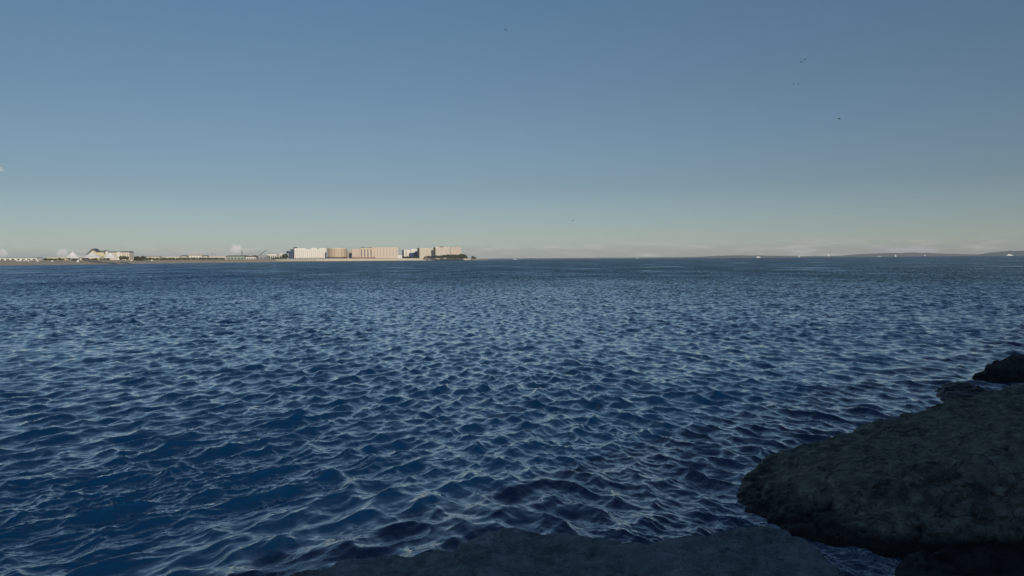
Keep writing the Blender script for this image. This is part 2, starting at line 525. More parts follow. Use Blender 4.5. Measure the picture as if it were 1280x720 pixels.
def sea_mat():
    m, nt, b = new_mat('sea_water')
    N, L = nt.nodes, nt.links
    
    b.inputs['IOR'].default_value = 1.46
    b.inputs['Roughness'].default_value = .07
    b.inputs['Coat Weight'].default_value = 1.0; b.inputs['Coat IOR'].default_value = 1.34; b.inputs['Coat Roughness'].default_value = .06
    g = N.new('ShaderNodeNewGeometry')
    at = N.new('ShaderNodeAttribute'); at.attribute_name = 'open_sea'
    # small capillary ripples
    mp = N.new('ShaderNodeMapping'); mp.inputs['Scale'].default_value = (1, .6, 1); mp.inputs['Rotation'].default_value = (0, 0, R(20))
    L.new(g.outputs['Position'], mp.inputs['Vector'])
    def noi(s, d):
        t = N.new('ShaderNodeTexNoise'); t.inputs['Scale'].default_value = s; t.inputs['Detail'].default_value = d
        t.inputs['Roughness'].default_value = .6
        L.new(mp.outputs['Vector'], t.inputs['Vector']); return t
    def vm(op, a, bb=None, s=None):
        v = N.new('ShaderNodeVectorMath'); v.operation = op
        L.new(a, v.inputs[0])
        if bb is not None:
            if isinstance(bb, tuple): v.inputs[1].default_value = bb
            else: L.new(bb, v.inputs[1])
        if s is not None:
            if isinstance(s, float): v.inputs['Scale'].default_value = s
            else: L.new(s, v.inputs['Scale'])
        return v.outputs[0]
    half = (.5, .5, .5)
    rip = vm('MULTIPLY', vm('SUBTRACT', noi(16, 3).outputs['Color'], half), (.15, .15, 0))
    w0 = vm('SUBTRACT', noi(1.3, 6).outputs['Color'], half)
    sp = N.new('ShaderNodeSeparateXYZ'); L.new(w0, sp.inputs[0])
    ab = N.new('ShaderNodeMath'); ab.operation = 'ABSOLUTE'; L.new(sp.outputs['Y'], ab.inputs[0])
    my = N.new('ShaderNodeMath'); my.operation = 'MULTIPLY_ADD'; my.inputs[1].default_value = -2.7; my.inputs[2].default_value = -.11
    L.new(ab.outputs[0], my.inputs[0])
    mx_ = N.new('ShaderNodeMath'); mx_.operation = 'MULTIPLY'; mx_.inputs[1].default_value = 1.6
    L.new(sp.outputs['X'], mx_.inputs[0])
    cb = N.new('ShaderNodeCombineXYZ'); L.new(mx_.outputs[0], cb.inputs['X']); L.new(my.outputs[0], cb.inputs['Y'])
    # calmer and livelier stretches of open sea
    pt = N.new('ShaderNodeTexNoise'); pt.inputs['Scale'].default_value = .05; pt.inputs['Detail'].default_value = 9; pt.inputs['Roughness'].default_value = .72
    L.new(mp.outputs['Vector'], pt.inputs['Vector'])
    pr = N.new('ShaderNodeMapRange'); pr.inputs['From Min'].default_value = .36; pr.inputs['From Max'].default_value = .64
    pr.inputs['To Min'].default_value = .45; pr.inputs['To Max'].default_value = 1.8
    L.new(pt.outputs['Fac'], pr.inputs['Value'])
    wav = vm('SCALE', cb.outputs[0], s=pr.outputs['Result'])
    wav = vm('SCALE', wav, s=at.outputs['Fac'])
    n = vm('ADD', vm('ADD', g.outputs['Normal'], rip), wav)
    n = vm('NORMALIZE', n)
    L.new(n, b.inputs['Normal']); L.new(n, b.inputs['Coat Normal'])
    # deep blue water, a silty green-grey stretch farther out, thin foam lace at the stones
    si = N.new('ShaderNodeAttribute'); si.attribute_name = 'silt'
    c1 = N.new('ShaderNodeMix'); c1.data_type = 'RGBA'
    c1.inputs['A'].default_value = (.0005, .025, .082, 1); c1.inputs['B'].default_value = (.020, .045, .044, 1)
    L.new(si.outputs['Fac'], c1.inputs['Factor'])
    fo = N.new('ShaderNodeAttribute'); fo.attribute_name = 'foam'
    fn = N.new('ShaderNodeTexNoise'); fn.inputs['Scale'].default_value = 9; fn.inputs['Detail'].default_value = 7; fn.inputs['Roughness'].default_value = .7
    fn.inputs['Distortion'].default_value = 1.2
    L.new(g.outputs['Position'], fn.inputs['Vector'])
    fa = N.new('ShaderNodeMath'); fa.operation = 'SUBTRACT'; fa.inputs[1].default_value = .5; L.new(fn.outputs['Fac'], fa.inputs[0])
    fb = N.new('ShaderNodeMath'); fb.operation = 'ABSOLUTE'; L.new(fa.outputs[0], fb.inputs[0])
    fc = N.new('ShaderNodeMapRange'); fc.inputs['From Min'].default_value = .035; fc.inputs['From Max'].default_value = .0
    L.new(fb.outputs[0], fc.inputs['Value'])
    fd = N.new('ShaderNodeMath'); fd.operation = 'MULTIPLY'; fd.use_clamp = True; L.new(fc.outputs['Result'], fd.inputs[0]); L.new(fo.outputs['Fac'], fd.inputs[1])
    c2 = N.new('ShaderNodeMix'); c2.data_type = 'RGBA'; c2.inputs['B'].default_value = (.55, .62, .66, 1)
    L.new(fd.outputs[0], c2.inputs['Factor']); L.new(c1.outputs['Result'], c2.inputs['A'])
    L.new(c2.outputs['Result'], b.inputs['Base Color'])
    return m


# ------------------------------------------------------------------ boulders
def remesh(verts_list, voxel):
    bm = bmesh.new()
    for pts in verts_list:
        vs = [bm.verts.new(p) for p in pts]
        res = bmesh.ops.convex_hull(bm, input=vs)
        junk = [v for v in vs if v.is_valid and not v.link_faces]
        bmesh.ops.delete(bm, geom=junk, context='VERTS')
    me = bpy.data.meshes.new('tmp'); bm.to_mesh(me); bm.free()
    o = bpy.data.objects.new('tmp', me); col.objects.link(o)
    rm = o.modifiers.new('r', 'REMESH'); rm.mode = 'VOXEL'; rm.voxel_size = voxel
    dg = bpy.context.evaluated_depsgraph_get()
    out = bpy.data.meshes.new_from_object(o.evaluated_get(dg))
    bpy.data.objects.remove(o); bpy.data.meshes.remove(me)
    return out


def smooth_mesh(me, it):
    n = len(me.vertices)
    co = np.empty(n * 3); me.vertices.foreach_get('co', co); co = co.reshape(-1, 3)
    e = np.empty(len(me.edges) * 2, int); me.edges.foreach_get('vertices', e); e = e.reshape(-1, 2)
    deg = np.bincount(e.ravel(), minlength=n)[:, None]
    for _ in range(it):
        acc = np.zeros_like(co)
        for a in range(3):
            acc[:, a] = np.bincount(e[:, 0], co[e[:, 1], a], n) + np.bincount(e[:, 1], co[e[:, 0], a], n)
        co = acc / deg
    me.vertices.foreach_set('co', co.ravel()); me.update()


def rock(name, hulls, mat, label, voxel=.03, smooth_it=14, amp=.10, seed=0, cat='boulder', group=None, sc=1.0, zs=1.0, inflate=.05):
    me = remesh(hulls, voxel)
    me.name = name
    smooth_mesh(me, smooth_it)
    n = len(me.vertices)
    co = np.empty(n * 3); me.vertices.foreach_get('co', co); co = co.reshape(-1, 3)
    no = np.empty(n * 3); me.vertex_normals.foreach_get('vector', no); no = no.reshape(-1, 3)
    off = Vector((seed * 3.1, seed * 1.7, seed * 2.3))
    d = np.empty(n)
    fr, tb = noise.fractal, noise.turbulence
    for i in range(n):
        p = Vector((co[i, 0], co[i, 1], co[i, 2] * zs)) * sc + off
        a = fr(p * .8, .9, 2.1, 3)
        b_ = 1 - abs(noise.noise(p * 2.1 + Vector((noise.noise(p * 1.3), 3, 1)))) * 2
        c = fr(p * 5.5, .75, 2.1, 4)
        pit = noise.noise(p * 11)
        vd = noise.voronoi(p * 1.15 + Vector((b_, a, 0)) * .25)[0]
        crease = max(0.0, 1 - (vd[1] - vd[0]) * 5.5)
        d[i] = amp * (.75 * a + .28 * b_ * b_ * b_ - .2 + .30 * c - .38 * crease * crease - .12 * max(0, pit - .25) * 3)
    co += no * (d + inflate)[:, None]
    base = Vector((co[:, 0].mean(), co[:, 1].mean(), co[:, 2].min()))
    co -= np.array(base)
    me.vertices.foreach_set('co', co.ravel()); me.update()
    me.polygons.foreach_set('use_smooth', [True] * len(me.polygons))
    me.materials.clear(); me.materials.append(mat)
    o = bpy.data.objects.new(name, me); col.objects.link(o)
    o.location = base
    tag(o, label, cat, group)
    return o


def down(pts, z=-.9, shrink=.0):
    return [Vector((p.x, p.y, z)) for p in pts]


# long boulder on the right: nose in the water, back rising to the right
ridge = [W(958, 578, 11.0), W(1020, 558, 11.5), W(1125, 530, 12.4), W(1180, 508, 13.0), W(1290, 494, 13.4), W(1420, 484, 13.6)]
nose = [W(934, 596, 10.5), W(922, 606, 10.1), W(920, 630, 9.6), W(940, 652, 9.15)]
face = [W(1000, 632, 9.15), W(1100, 645, 8.5), W(1190, 648, 8.1), W(1300, 640, 7.9), W(1430, 620, 8.0)]
skirt = [W(968, 655, 8.75), W(1030, 676, 8.2), W(1100, 696, 7.8), W(1300, 706, 7.6)]
foot = []
top = [W(990, 596, 10.0), W(1080, 598, 9.1), W(1180, 588, 8.75), W(1300, 572, 8.7), W(1430, 560, 8.9)]
h1 = nose + ridge[:3] + face[:3] + skirt[:3] + top[:3] + down(nose + ridge[:3] + skirt[:3])
h2 = ridge[1:] + face[1:] + skirt[1:] + top + down(ridge[1:] + face[1:] + skirt[1:])
rock('boulder', [h1, h2], M['rock'], 'huge dark boulder on the right with a blunt nose pushed into the sea',
     voxel=.024, smooth_it=11, amp=.105, seed=2, inflate=.10, group='breakwater boulders')

# flat pale slab along the bottom edge
sl_t = [W(925, 669, 7.3), W(945, 662, 7.4), W(988, 662, 7.2), W(1008, 672, 7.05), W(1032, 702, 6.7), W(1048, 728, 6.4), W(1100, 790, 5.7)]
sl_m = [W(760, 692, 7.2), W(830, 684, 7.2), W(900, 673, 7.3)]
sl_f = [W(760, 790, 5.9), W(900, 800, 5.7), W(1060, 820, 5.5)]
hs1 = sl_m + sl_t + sl_f + down(sl_m + sl_t + sl_f)
sm_t = [W(575, 682, 7.5), W(632, 662, 7.7), W(690, 667, 7.6), W(770, 684, 7.3), W(840, 690, 7.1)]
sm_f = [W(560, 790, 6.0), W(860, 790, 5.8)]
hs2 = sm_t + sm_f + down(sm_t + sm_f)
sw_t = [W(368, 716, 7.45), W(430, 703, 7.5), W(480, 696, 7.55), W(560, 697, 7.5), W(620, 690, 7.4), W(340, 740, 7.1)]
sw_f = [W(340, 800, 6.3), W(640, 790, 5.9)]
hs3 = sw_t + sw_f + down(sw_t + sw_f)
rock('boulder', [hs1, hs2, hs3], M['slab'], 'flat grey slab of rock lying along the bottom edge of the picture',
     voxel=.022, smooth_it=12, amp=.075, seed=5, group='breakwater boulders', zs=2.5)

b7 = [W(1120, 708, 7.4), W(1150, 692, 7.5), W(1240, 680, 7.6), W(1400, 676, 7.6), W(1420, 760, 6.4), W(1180, 770, 6.5)]  # added rock, black in place of the shadow under the big boulder
rock('boulder', [b7 + down(b7)], M['shadowrock'], 'added black rock in the bottom right corner, painted as the shadowed lower face of the huge boulder',
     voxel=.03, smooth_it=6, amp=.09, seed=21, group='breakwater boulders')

# low rock joined behind the big boulder
b3 = [W(1172, 506, 14.2), W(1210, 499, 14.6), W(1250, 491, 15.0), W(1300, 480, 15.4), W(1420, 474, 15.5), W(1400, 500, 13.9), W(1220, 512, 13.8)]
rock('boulder', [b3 + down(b3)], M['rock'], 'low brown rock tucked in just behind the back of the huge boulder',
     voxel=.03, smooth_it=6, amp=.12, seed=9, group='breakwater boulders')
# farther rock at the right edge
b4 = [W(1216, 468, 19.0), W(1222, 480, 18.6), W(1244, 451, 19.3), W(1285, 441, 19.9), W(1400, 440, 20), W(1300, 478, 18.3), W(1400, 480, 18)]
rock('boulder', [b4 + down(b4)], M['wetrock'], 'farthest dark rock at the right edge, standing clear of the water',
     voxel=.035, smooth_it=8, amp=.12, seed=12, group='breakwater boulders')
# wave washed rock
b5 = [W(1162, 492, 17.2), W(1184, 478, 17.6), W(1214, 479, 17.4), W(1244, 494, 16.8), W(1236, 503, 15.9), W(1180, 506, 15.9)]
rock('boulder', [b5 + down(b5, -.6)], M['wetrock'], 'small wet rock awash between the huge boulder and the farthest rock',
     voxel=.03, smooth_it=8, amp=.08, seed=15, group='breakwater boulders')
b6 = [W(786, 604, 10.6), W(800, 598, 10.9), W(822, 601, 10.9), W(830, 609, 10.5), W(800, 612, 10.3)]
rock('boulder', [b6 + down(b6, -.6)], M['wetrock'], 'low hump of rock barely breaking the surface left of the huge boulder',
     voxel=.03, smooth_it=10, amp=.05, seed=18, group='breakwater boulders')

GX0, GY0, GS, GN = -6.0, 4.0, .06, 520       # map of the distance to the stones' waterline
def _rock_grid():
    pts = []
    for o in col.objects:
        if o.name.startswith('boulder'):
            c_ = np.empty(len(o.data.vertices) * 3); o.data.vertices.foreach_get('co', c_); c_ = c_.reshape(-1, 3) + np.array(o.location)
            pts.append(c_[np.abs(c_[:, 2]) < .03][:, :2])
    p = np.concatenate(pts); q = np.unique(np.round(p / .10).astype(int), axis=0) * .10
    gx = GX0 + np.arange(GN) * GS; gy = GY0 + np.arange(GN) * GS
    best = np.full((GN, GN), 99.0)
    for a_, b_ in q:
        np.minimum(best, (gx[:, None] - a_) ** 2 + (gy[None, :] - b_) ** 2, out=best)
    return np.sqrt(best)
ROCK_GRID = _rock_grid()
def rock_distance(x, y):
    i = (x - GX0) / GS; j = (y - GY0) / GS
    ok = (i >= 0) & (j >= 0) & (i < GN - 1) & (j < GN - 1)
    i = np.clip(i, 0, GN - 1.001); j = np.clip(j, 0, GN - 1.001)
    a_ = i.astype(int); b_ = j.astype(int); fi = i - a_; fj = j - b_
    d_ = (ROCK_GRID[a_, b_] * (1 - fi) * (1 - fj) + ROCK_GRID[a_ + 1, b_] * fi * (1 - fj) + ROCK_GRID[a_, b_ + 1] * (1 - fi) * fj + ROCK_GRID[a_ + 1, b_ + 1] * fi * fj)
    return np.where(ok, d_, 99.0)


sea = make_sea()
sea.data.materials.append(sea_mat())
# the bed and the far water below the wave sheet, out past every shore
bed = MB().box(-26000, 26000, -400, 26500, -14, -3.0).build('seabed', M['sand'])
tag(bed, kind='structure')

# the rest of the rubble slope, under and beside the photographer, outside the picture
src_b = [o for o in col.objects if o.name.startswith('boulder') and o.parent is None]
for k, (x_, y_, z_, rz_, si_) in enumerate(((-1.5, .2, -.7, 2.1, 1), (3.2, 1.6, -.7, .5, 0), (9.5, 4.6, -.9, 1.2, 1), (12.5, 9.5, -.7, 3.0, 0), (-6.5, -3.0, -.9, .9, 1), (19, 17.5, -.7, 2.4, 0), (26, 25, -.7, .3, 0), (-11, -8.5, -.8, 4, 0))):
    o = src_b[si_].copy(); col.objects.link(o)
    o.location = (x_, y_, z_); o.rotation_euler = (0, 0, rz_); o.scale = (.62, .62, .8)
    tag(o, 'boulder in the rubble slope against the sea wall beyond the picture edge', 'boulder', 'boulders of the slope beyond the picture')

# unseen sea wall behind the photographer, added to shade the rocks and near water
u = Vector((.69, .72, 0)); nrm = Vector((-.72, .69, 0))
wall = empty('shade_seawall', (0, 0, 0), math.atan2(u.y, u.x))
tag(wall, 'unseen concrete sea wall with a coping, added behind the rocks to shade them', 'sea wall')
MB().box(-60, 120, -8.0, -3.6, -2, 3.35).build('wall', M['concrete'], wall)
MB().box(-60, 120, -4.3, -3.45, 3.353, 3.6).build('coping', M['concrete'], wall)

# ------------------------------------------------------------------ far shore
shore = [(-900, 620), (-420, 760), (-160, 880), (0, 1000), (60, 1130), (120, 1330), (200, 1580), (300, 2050), (350, 2300), (400, 2500), (500, 2700), (560, 2760), (592, 2790), (609, 2800)]
def shore_depth(px):
    for (a, da), (b_, db) in zip(shore, shore[1:]):
        if px <= b_: return da + (db - da) * (px - a) / (b_ - a)
    return shore[-1][1]
TOPY = [(-900, 323), (0, 325.2), (60, 325.4), (120, 325.0), (200, 324.9), (300, 324.4), (350, 323.6), (400, 323.0), (500, 322.7), (560, 322.6), (592, 323.2), (609, 324.1)]
def interp(tab, x):
    if x <= tab[0][0]: return tab[0][1]
    for (a, da), (b_, db) in zip(tab, tab[1:]):
        if x <= b_: return da + (db - da) * (x - a) / (b_ - a)
    return tab[-1][1]
def ground_z(px):
    d = shore_depth(px) + 90
    return max(.3, W(px, interp(TOPY, px), d).z)
pv, pf = [], []
pxs = [-900, -700, -500, -300, -160, -80] + list(range(0, 600, 10)) + [600, 606, 609, 612]
for px in pxs:
    d = shore_depth(px); gz = ground_z(px) if px < 612 else -.3
    jit = 8 * noise.noise(Vector((px * .05, 0, 0)))
    X = lambda dd: WX(px, d) / d * dd
    back = 4200 if px < 560 else d + 90 + max(0, (609 - px)) * 8
    rows = [(d - 40, -2), (d + jit, .25), (d + 35 + jit, gz * .55), (d + 75, gz * .93), (d + 95, gz), (back, gz)]
    for dd, zz in rows: pv.append((X(dd), dd, zz))
nR = 6
for i in range(len(pxs) - 1):
    for j in range(nR - 1):
        a = i * nR + j
        pf.append((a, a + nR, a + nR + 1, a + 1))
beach = mesh_obj('beach', pv, pf, M['sand'], smooth=True)
tag(beach, kind='structure')


# pale sea bank in front of the hotels, dark and weedy at its foot
bank = empty('embankment', (WX(470, 2620), 2620, 0)); tag(bank, 'long low pale embankment along the water below the hotels', 'embankment')
def strip(name, z0, z1f, mat, off, thick):
    v, f = [], []
    ps = list(range(345, 596, 10))
    for px in ps:
        d_ = shore_depth(px) + off; top = z1f(px)
        for dd, zz in ((d_, z0), (d_ + thick * .3, top), (d_ + thick, top), (d_ + thick, z0)):
            v.append((WX(px, d_) / d_ * dd - bank.location.x, dd - bank.location.y, zz))
    for i in range(len(ps) - 1):
        for j in range(4):
            a_, b_ = i * 4 + j, i * 4 + (j + 1) % 4
            f.append((a_, a_ + 4, b_ + 4, b_))
    n_ = len(v); f += [(0, 1, 2, 3), (n_ - 1, n_ - 2, n_ - 3, n_ - 4)]
    mesh_obj(name, v, f, mat, bank)
strip('wall', .2, lambda px: ground_z(px) * .86, M['bankstone'], -16, 9)
strip('tide_band', -1, lambda px: 1.9, M['darkside'], -22, 5)


def place(px, dback=130, d=None):
    """world position of a base on the far land below photo column px"""
    d = d or shore_depth(px) + dback
    return Vector((WX(px, d), d, ground_z(px) - .3))


def zat(px, py, d): return W(px, py, d).z


# ---- hotels: a corner stands at pixel column xc; left side painted dark as shade from xs to xc, lit front from xc to xe
def block(root, xs, xc, xe, ytop, d, rz, mats, ox=0, strips=0, strip_mat='greyglass', strip_w=.35, roof_cap=True, floors=0, names=('wall', 'window'), zoff=0):
    pass


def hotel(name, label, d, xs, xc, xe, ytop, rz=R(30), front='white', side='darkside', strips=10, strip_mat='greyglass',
          sw=.4, floors=0, cap=None, cat='hotel', base=None, arcade=0):
    gz = ground_z(xc) - .3
    P = W(xc, 324, d)
    root = empty(name, (P.x, d, gz), rz)
    tag(root, label, cat)
    s = mpp(d); vx = -P.x / d
    # apparent width per metre of front / side, measured at this bearing
    wf = (xe - xc) * s / (math.cos(rz) + math.sin(rz) * vx)
    ws = (xc - xs) * s / max(.12, (math.sin(rz) - math.cos(rz) * vx)) if xc > xs else 14.0
    ws = min(ws, 60)
    H = zat(xc, ytop, d) - gz
    MB().box(0, wf, .3, ws, 0, H).build('wall', M[front], root)
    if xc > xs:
        MB().box(-.35, 0, 0.3, ws, 0, H * 1.01).build('shade_side_wall', M[side], root)  # thin dark sheet, the shade of the left side put into its colour
    MB().box(-.3, wf + .3, -.3, ws + .3, H, H + 1.1).build('parapet', M[cap or front], root)
    for i in range(strips):
        a = wf * (i + .5 - sw / 2) / strips; b_ = wf * (i + .5 + sw / 2) / strips
        MB().box(a, b_, 0, .29, H * .16, H * .93).build('window_bay', M[strip_mat], root)
    for j in range(floors):
        z0 = H * (j + .65) / (floors + .5)
        mb = MB()
        n = int(wf / 5)
        for i in range(n):
            mb.box(wf * (i + .3) / n, wf * (i + .7) / n, -.0, .28, z0, z0 + H / floors * .4)
        mb.build('window_row', M[strip_mat], root)
    for i in range(arcade):
        a = wf * (i + .2) / arcade; b_ = wf * (i + .8) / arcade
        MB().box(a, b_, -.25, .29, .5, H * .12).build('doorway', M['glass'], root)
    return root, wf, ws, H


# K blue stepped building
r, wf, ws, H = hotel('stepped_building', 'blue-grey stepped building in shade left of the long white hotel', 2720, 358, 358, 368, 314.2, R(-38), 'blueshade', strips=4, strip_mat='navyglass', cat='building')
MB().box(wf * .45, wf, 2, 14, H + 1.1, H + 7).build('upper_storey', M['blueshade'], r)
MB().box(wf * .82, wf, 3, 12, H + 7, H + 14).build('tower', M['navyglass'], r)
# L long white hotel
r, wf, ws, H = hotel('white_hotel', 'long white hotel with a low middle and raised ends', 2680, 368, 368, 408.5, 311.8, R(12), 'white', strips=16, sw=.3, strip_mat='palewin', arcade=14)
MB().box(0, wf * .36, .6, ws - 1, H + 1.1, H + 4.4).build('left_wing_top', M['white'], r)
MB().box(wf * .52, wf * .70, 3, ws - 3, H + 1.1, H + 5.2).build('plant_room', M['white'], r)
MB().box(wf * .78, wf, .6, ws - 1, H + 1.1, H + 4.6).build('right_wing_top', M['white'], r)
# M round tan hotel
d = 2640; s = mpp(d); cx = W(420, 324, d).x; gz = ground_z(420) - .3
r = empty('round_hotel', (cx, d + 20, gz)); tag(r, 'round tan drum-shaped hotel with a shaded left side', 'hotel')
Hc = zat(420, 310.6, d) - gz; rad = 12 * s
MB().lathe([(rad, 0), (rad, Hc), (rad * .96, Hc + .1), (0, Hc + .1)], 40).build('wall', M['tan'], r)
MB().lathe([(rad * 1.015, Hc - 1.6), (rad * 1.015, Hc + 1.5), (rad * .93, Hc + 1.5), (rad * .93, Hc + .2)], 40).build('parapet', M['cream'], r)
MB().lathe([(rad * 1.06, 0), (rad * 1.06, 5.2), (rad * 1.002, 5.2)], 40).build('colonnade', M['darkside'], r)
for i in range(26):
    a = math.pi + math.pi * (i + .5) / 26
    p = Vector((math.cos(a) * rad, math.sin(a) * rad, 0)); t = Vector((-math.sin(a), math.cos(a), 0)); o_ = p.normalized()
    m_ = MB()
    q = [p + t * .95 - o_ * .3, p - t * .95 - o_ * .3, p - t * .95 + o_ * .12, p + t * .95 + o_ * .12]
    m_.prism([(v.x, v.y) for v in q], 'z', 8, Hc - 4)
    m_.build('window_bay', M['tan' if i % 3 else 'greyglass'], r)
# N pinkish small block
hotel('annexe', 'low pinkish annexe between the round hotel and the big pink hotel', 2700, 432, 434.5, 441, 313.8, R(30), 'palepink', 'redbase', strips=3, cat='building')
# O the big pink hotel in three wings
r, wf, ws, H = hotel('pink_hotel', 'widest pinkish hotel with tall vertical bays across its front', 2650, 450, 450, 498, 310.4, R(14), 'pink', strips=0, arcade=0)
for i in range(12):
    a = wf * (i + .32) / 12
    MB().box(a, a + wf / 12 * .36, -.02, .29, H * .18, H * .9).build('window_bay', M['glass' if i < 4 else 'baywin'], r)
for i in range(2):
    MB().box(wf * (.02 + .17 * i), wf * (.15 + .17 * i), -.6, 8, H + 1.1, H + 3.6).build('roof_block', M['roof'], r)
MB().box(wf * .34, wf, -1.2, 9, H + 1.1, H + 2.6).build('cornice', M['palecream'], r)
MB().box(-24, wf * .4, -5, -.4, 0, 4.8).build('podium', M['redbase'], r)
MB().box(-26, -.02, 4, 22, 0, H * .96).build('left_wing', M['palepink'], r)
# P group on the right
r, wf, ws, H = hotel('white_block', 'low white hotel block with a navy glass wedge, left of the two tall cream blocks', 2820, 503, 505, 522, 312.6, R(24), 'white', 'roof', strips=3, sw=.2)
MB().prism([(wf * .35, 0), (wf * 1.0, 0), (wf * 1.0, H * .97), (wf * .72, H * .70), (wf * .35, H * .62)], 'y', -9, -.1).build('glass_wedge', M['navyglass'], r)
MB().box(wf * .55, wf * .95, 3, 14, H + 1.1, H + 4).build('plant_room', M['white'], r)
MB().box(-28, -6, 6, 22, 0, H * .40).build('low_wing', M['white'], r)
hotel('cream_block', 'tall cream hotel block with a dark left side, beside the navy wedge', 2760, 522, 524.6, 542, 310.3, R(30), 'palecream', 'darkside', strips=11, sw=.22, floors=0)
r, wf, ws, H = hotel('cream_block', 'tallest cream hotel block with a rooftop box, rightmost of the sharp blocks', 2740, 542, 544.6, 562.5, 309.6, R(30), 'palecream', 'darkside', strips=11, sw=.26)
MB().box(wf * .0, wf * .22, 1, 10, H + 1.1, H + 3.2).build('rooftop_box', M['white'], r)
MB().box(wf * .36, wf * .62, 1, 10, H + 1.1, H + 4.0).build('rooftop_box', M['roof'], r)
MB().box(wf * .62, wf * .74, 1, 10, H + 1.1, H + 3.4).build('rooftop_box', M['white'], r)
hotel('salmon_tower', 'faded salmon pink building behind the trees at the right end of the hotels', 3400, 563.5, 563.5, 576.5, 309.4, R(8), 'palepink', strips=5, sw=.2, strip_mat='palepink', cat='building')

# ---- the left part: chateau-like hotel, marquees, long shed, low cream pavilions
d = 1520; s = mpp(d)
def X(px): return WX(px, d)
P = place(134, d=d)
r = empty('mansion', P); tag(r, 'yellow mansion with dark mansard roofs and small towers behind the marquees', 'mansion')
gz = P.z
def zr(py, px=134): return zat(px, py, d) - gz
def lx(px): return X(px) - P.x
MB().box(lx(110), lx(130), 6, 24, 0, zr(315.2)).build('wall', M['yellow'], r)
MB().box(lx(134), lx(160), 6, 24, 0, zr(315.4)).build('wall', M['palecream'], r)
MB().box(lx(130), lx(134), 3, 24, 0, zr(314.2)).build('tower', M['white'], r)
MB().box(lx(145.5), lx(149), 3, 24, 0, zr(315.0)).build('tower', M['white'], r)
def mansard(px0, px1, y0, y1, y2, inset=1.0, nm='roof'):
    a, b_ = lx(px0), lx(px1); z0, z1 = zr(y0), zr(y1)
    v = [(a - .5, 5.5, z0), (b_ + .5, 5.5, z0), (b_ + .5, 24.5, z0), (a - .5, 24.5, z0), (a + inset, 8, z1), (b_ - inset, 8, z1), (b_ - inset, 22, z1), (a + inset, 22, z1)]
    return mesh_obj(nm, v, [(0, 1, 5, 4), (1, 2, 6, 5), (2, 3, 7, 6), (3, 0, 4, 7), (4, 5, 6, 7), (3, 2, 1, 0)], M['roof'], r)
mansard(119, 130, 315.4, 313.2, 0)
mansard(134, 145.6, 315.6, 314.4, 0)
mansard(149, 160, 315.6, 314.2, 0)
MB().prism([(lx(106.5), zr(318.5)), (lx(108), zr(318.5)), (lx(115.5), zr(312)), (lx(120), zr(315)), (lx(120), zr(314)), (lx(115.5), zr(310.4)), (lx(113), zr(312))], 'y', 2, 20).build('roof_gable', M['roof'], r)
MB().prism([(lx(108.5), 0), (lx(119), 0), (lx(119), zr(315)), (lx(115.5), zr(312.2)), (lx(108.5), zr(318))], 'y', 4, 19).build('gable_wall', M['yellow'], r)
MB().box(lx(129.6), lx(131), 2.6, 5, zr(318), zr(312.6)).build('chimney', M['roof'], r)
for px in (122, 124.5, 127, 137, 140, 143, 151.5, 154.5, 157.5):
    for k in range(3): MB().box(lx(px) - .6, lx(px) + .6, 5.8, 5.99, 3 + k * 3.2, 4.8 + k * 3.2).build('window', M['glass'], r)

def marquee(px0, pxp, px1, ytop, yb, d, label):
    c = W(pxp, 324, d); gz = ground_z(pxp) - .3
    r = empty('marquee', (c.x, d, gz)); tag(r, label, 'marquee', 'peaked white marquees above the beach')
    hw = (px1 - px0) / 2 * mpp(d); ze = zat(pxp, yb, d) - gz; zt = zat(pxp, ytop, d) - gz
    rows = []; n = 20; K = 8
    v = []; f = []
    for j in range(K + 1):
        t = j / K; rad = hw * (1 - t) + .15 * t; zz = ze + (zt - ze) * (t ** 1.45)
        for i in range(n):
            a = 2 * math.pi * i / n
            sc_ = 1 + .06 * math.cos(a * 5) * (1 - t)
            v.append((rad * sc_ * math.cos(a), rad * sc_ * math.sin(a) * .8, zz))
    for j in range(K):
        for i in range(n):
            i2 = (i + 1) % n
            f.append((j * n + i, j * n + i2, (j + 1) * n + i2, (j + 1) * n + i))
    mesh_obj('canopy', v, f, M['tent'], r, True)
    MB().lathe([(hw * .97, ze - 1.6), (hw * 1.0, ze + .02)], 20, sy=.8).build('valance', M['tent'], r)
    MB().tube((0, 0, 0), (0, 0, zt + .8), .18).build('mast', M['metal'], r)
    for i in range(6):
        a = math.pi + math.pi * i / 5
        MB().tube((hw * .95 * math.cos(a), hw * .76 * math.sin(a), 0), (hw * .95 * math.cos(a), hw * .76 * math.sin(a), ze), .14).build('post', M['white'], r)
marquee(81, 91, 99.5, 314.3, 321.0, 1300, 'leftmost peaked white marquee, standing clear of the mansion')
marquee(103, 115, 128, 315.0, 321.0, 1340, 'middle peaked white marquee in front of the mansion gable')
marquee(128, 138, 146, 315.6, 321.4, 1370, 'rightmost peaked white marquee in front of the mansion')

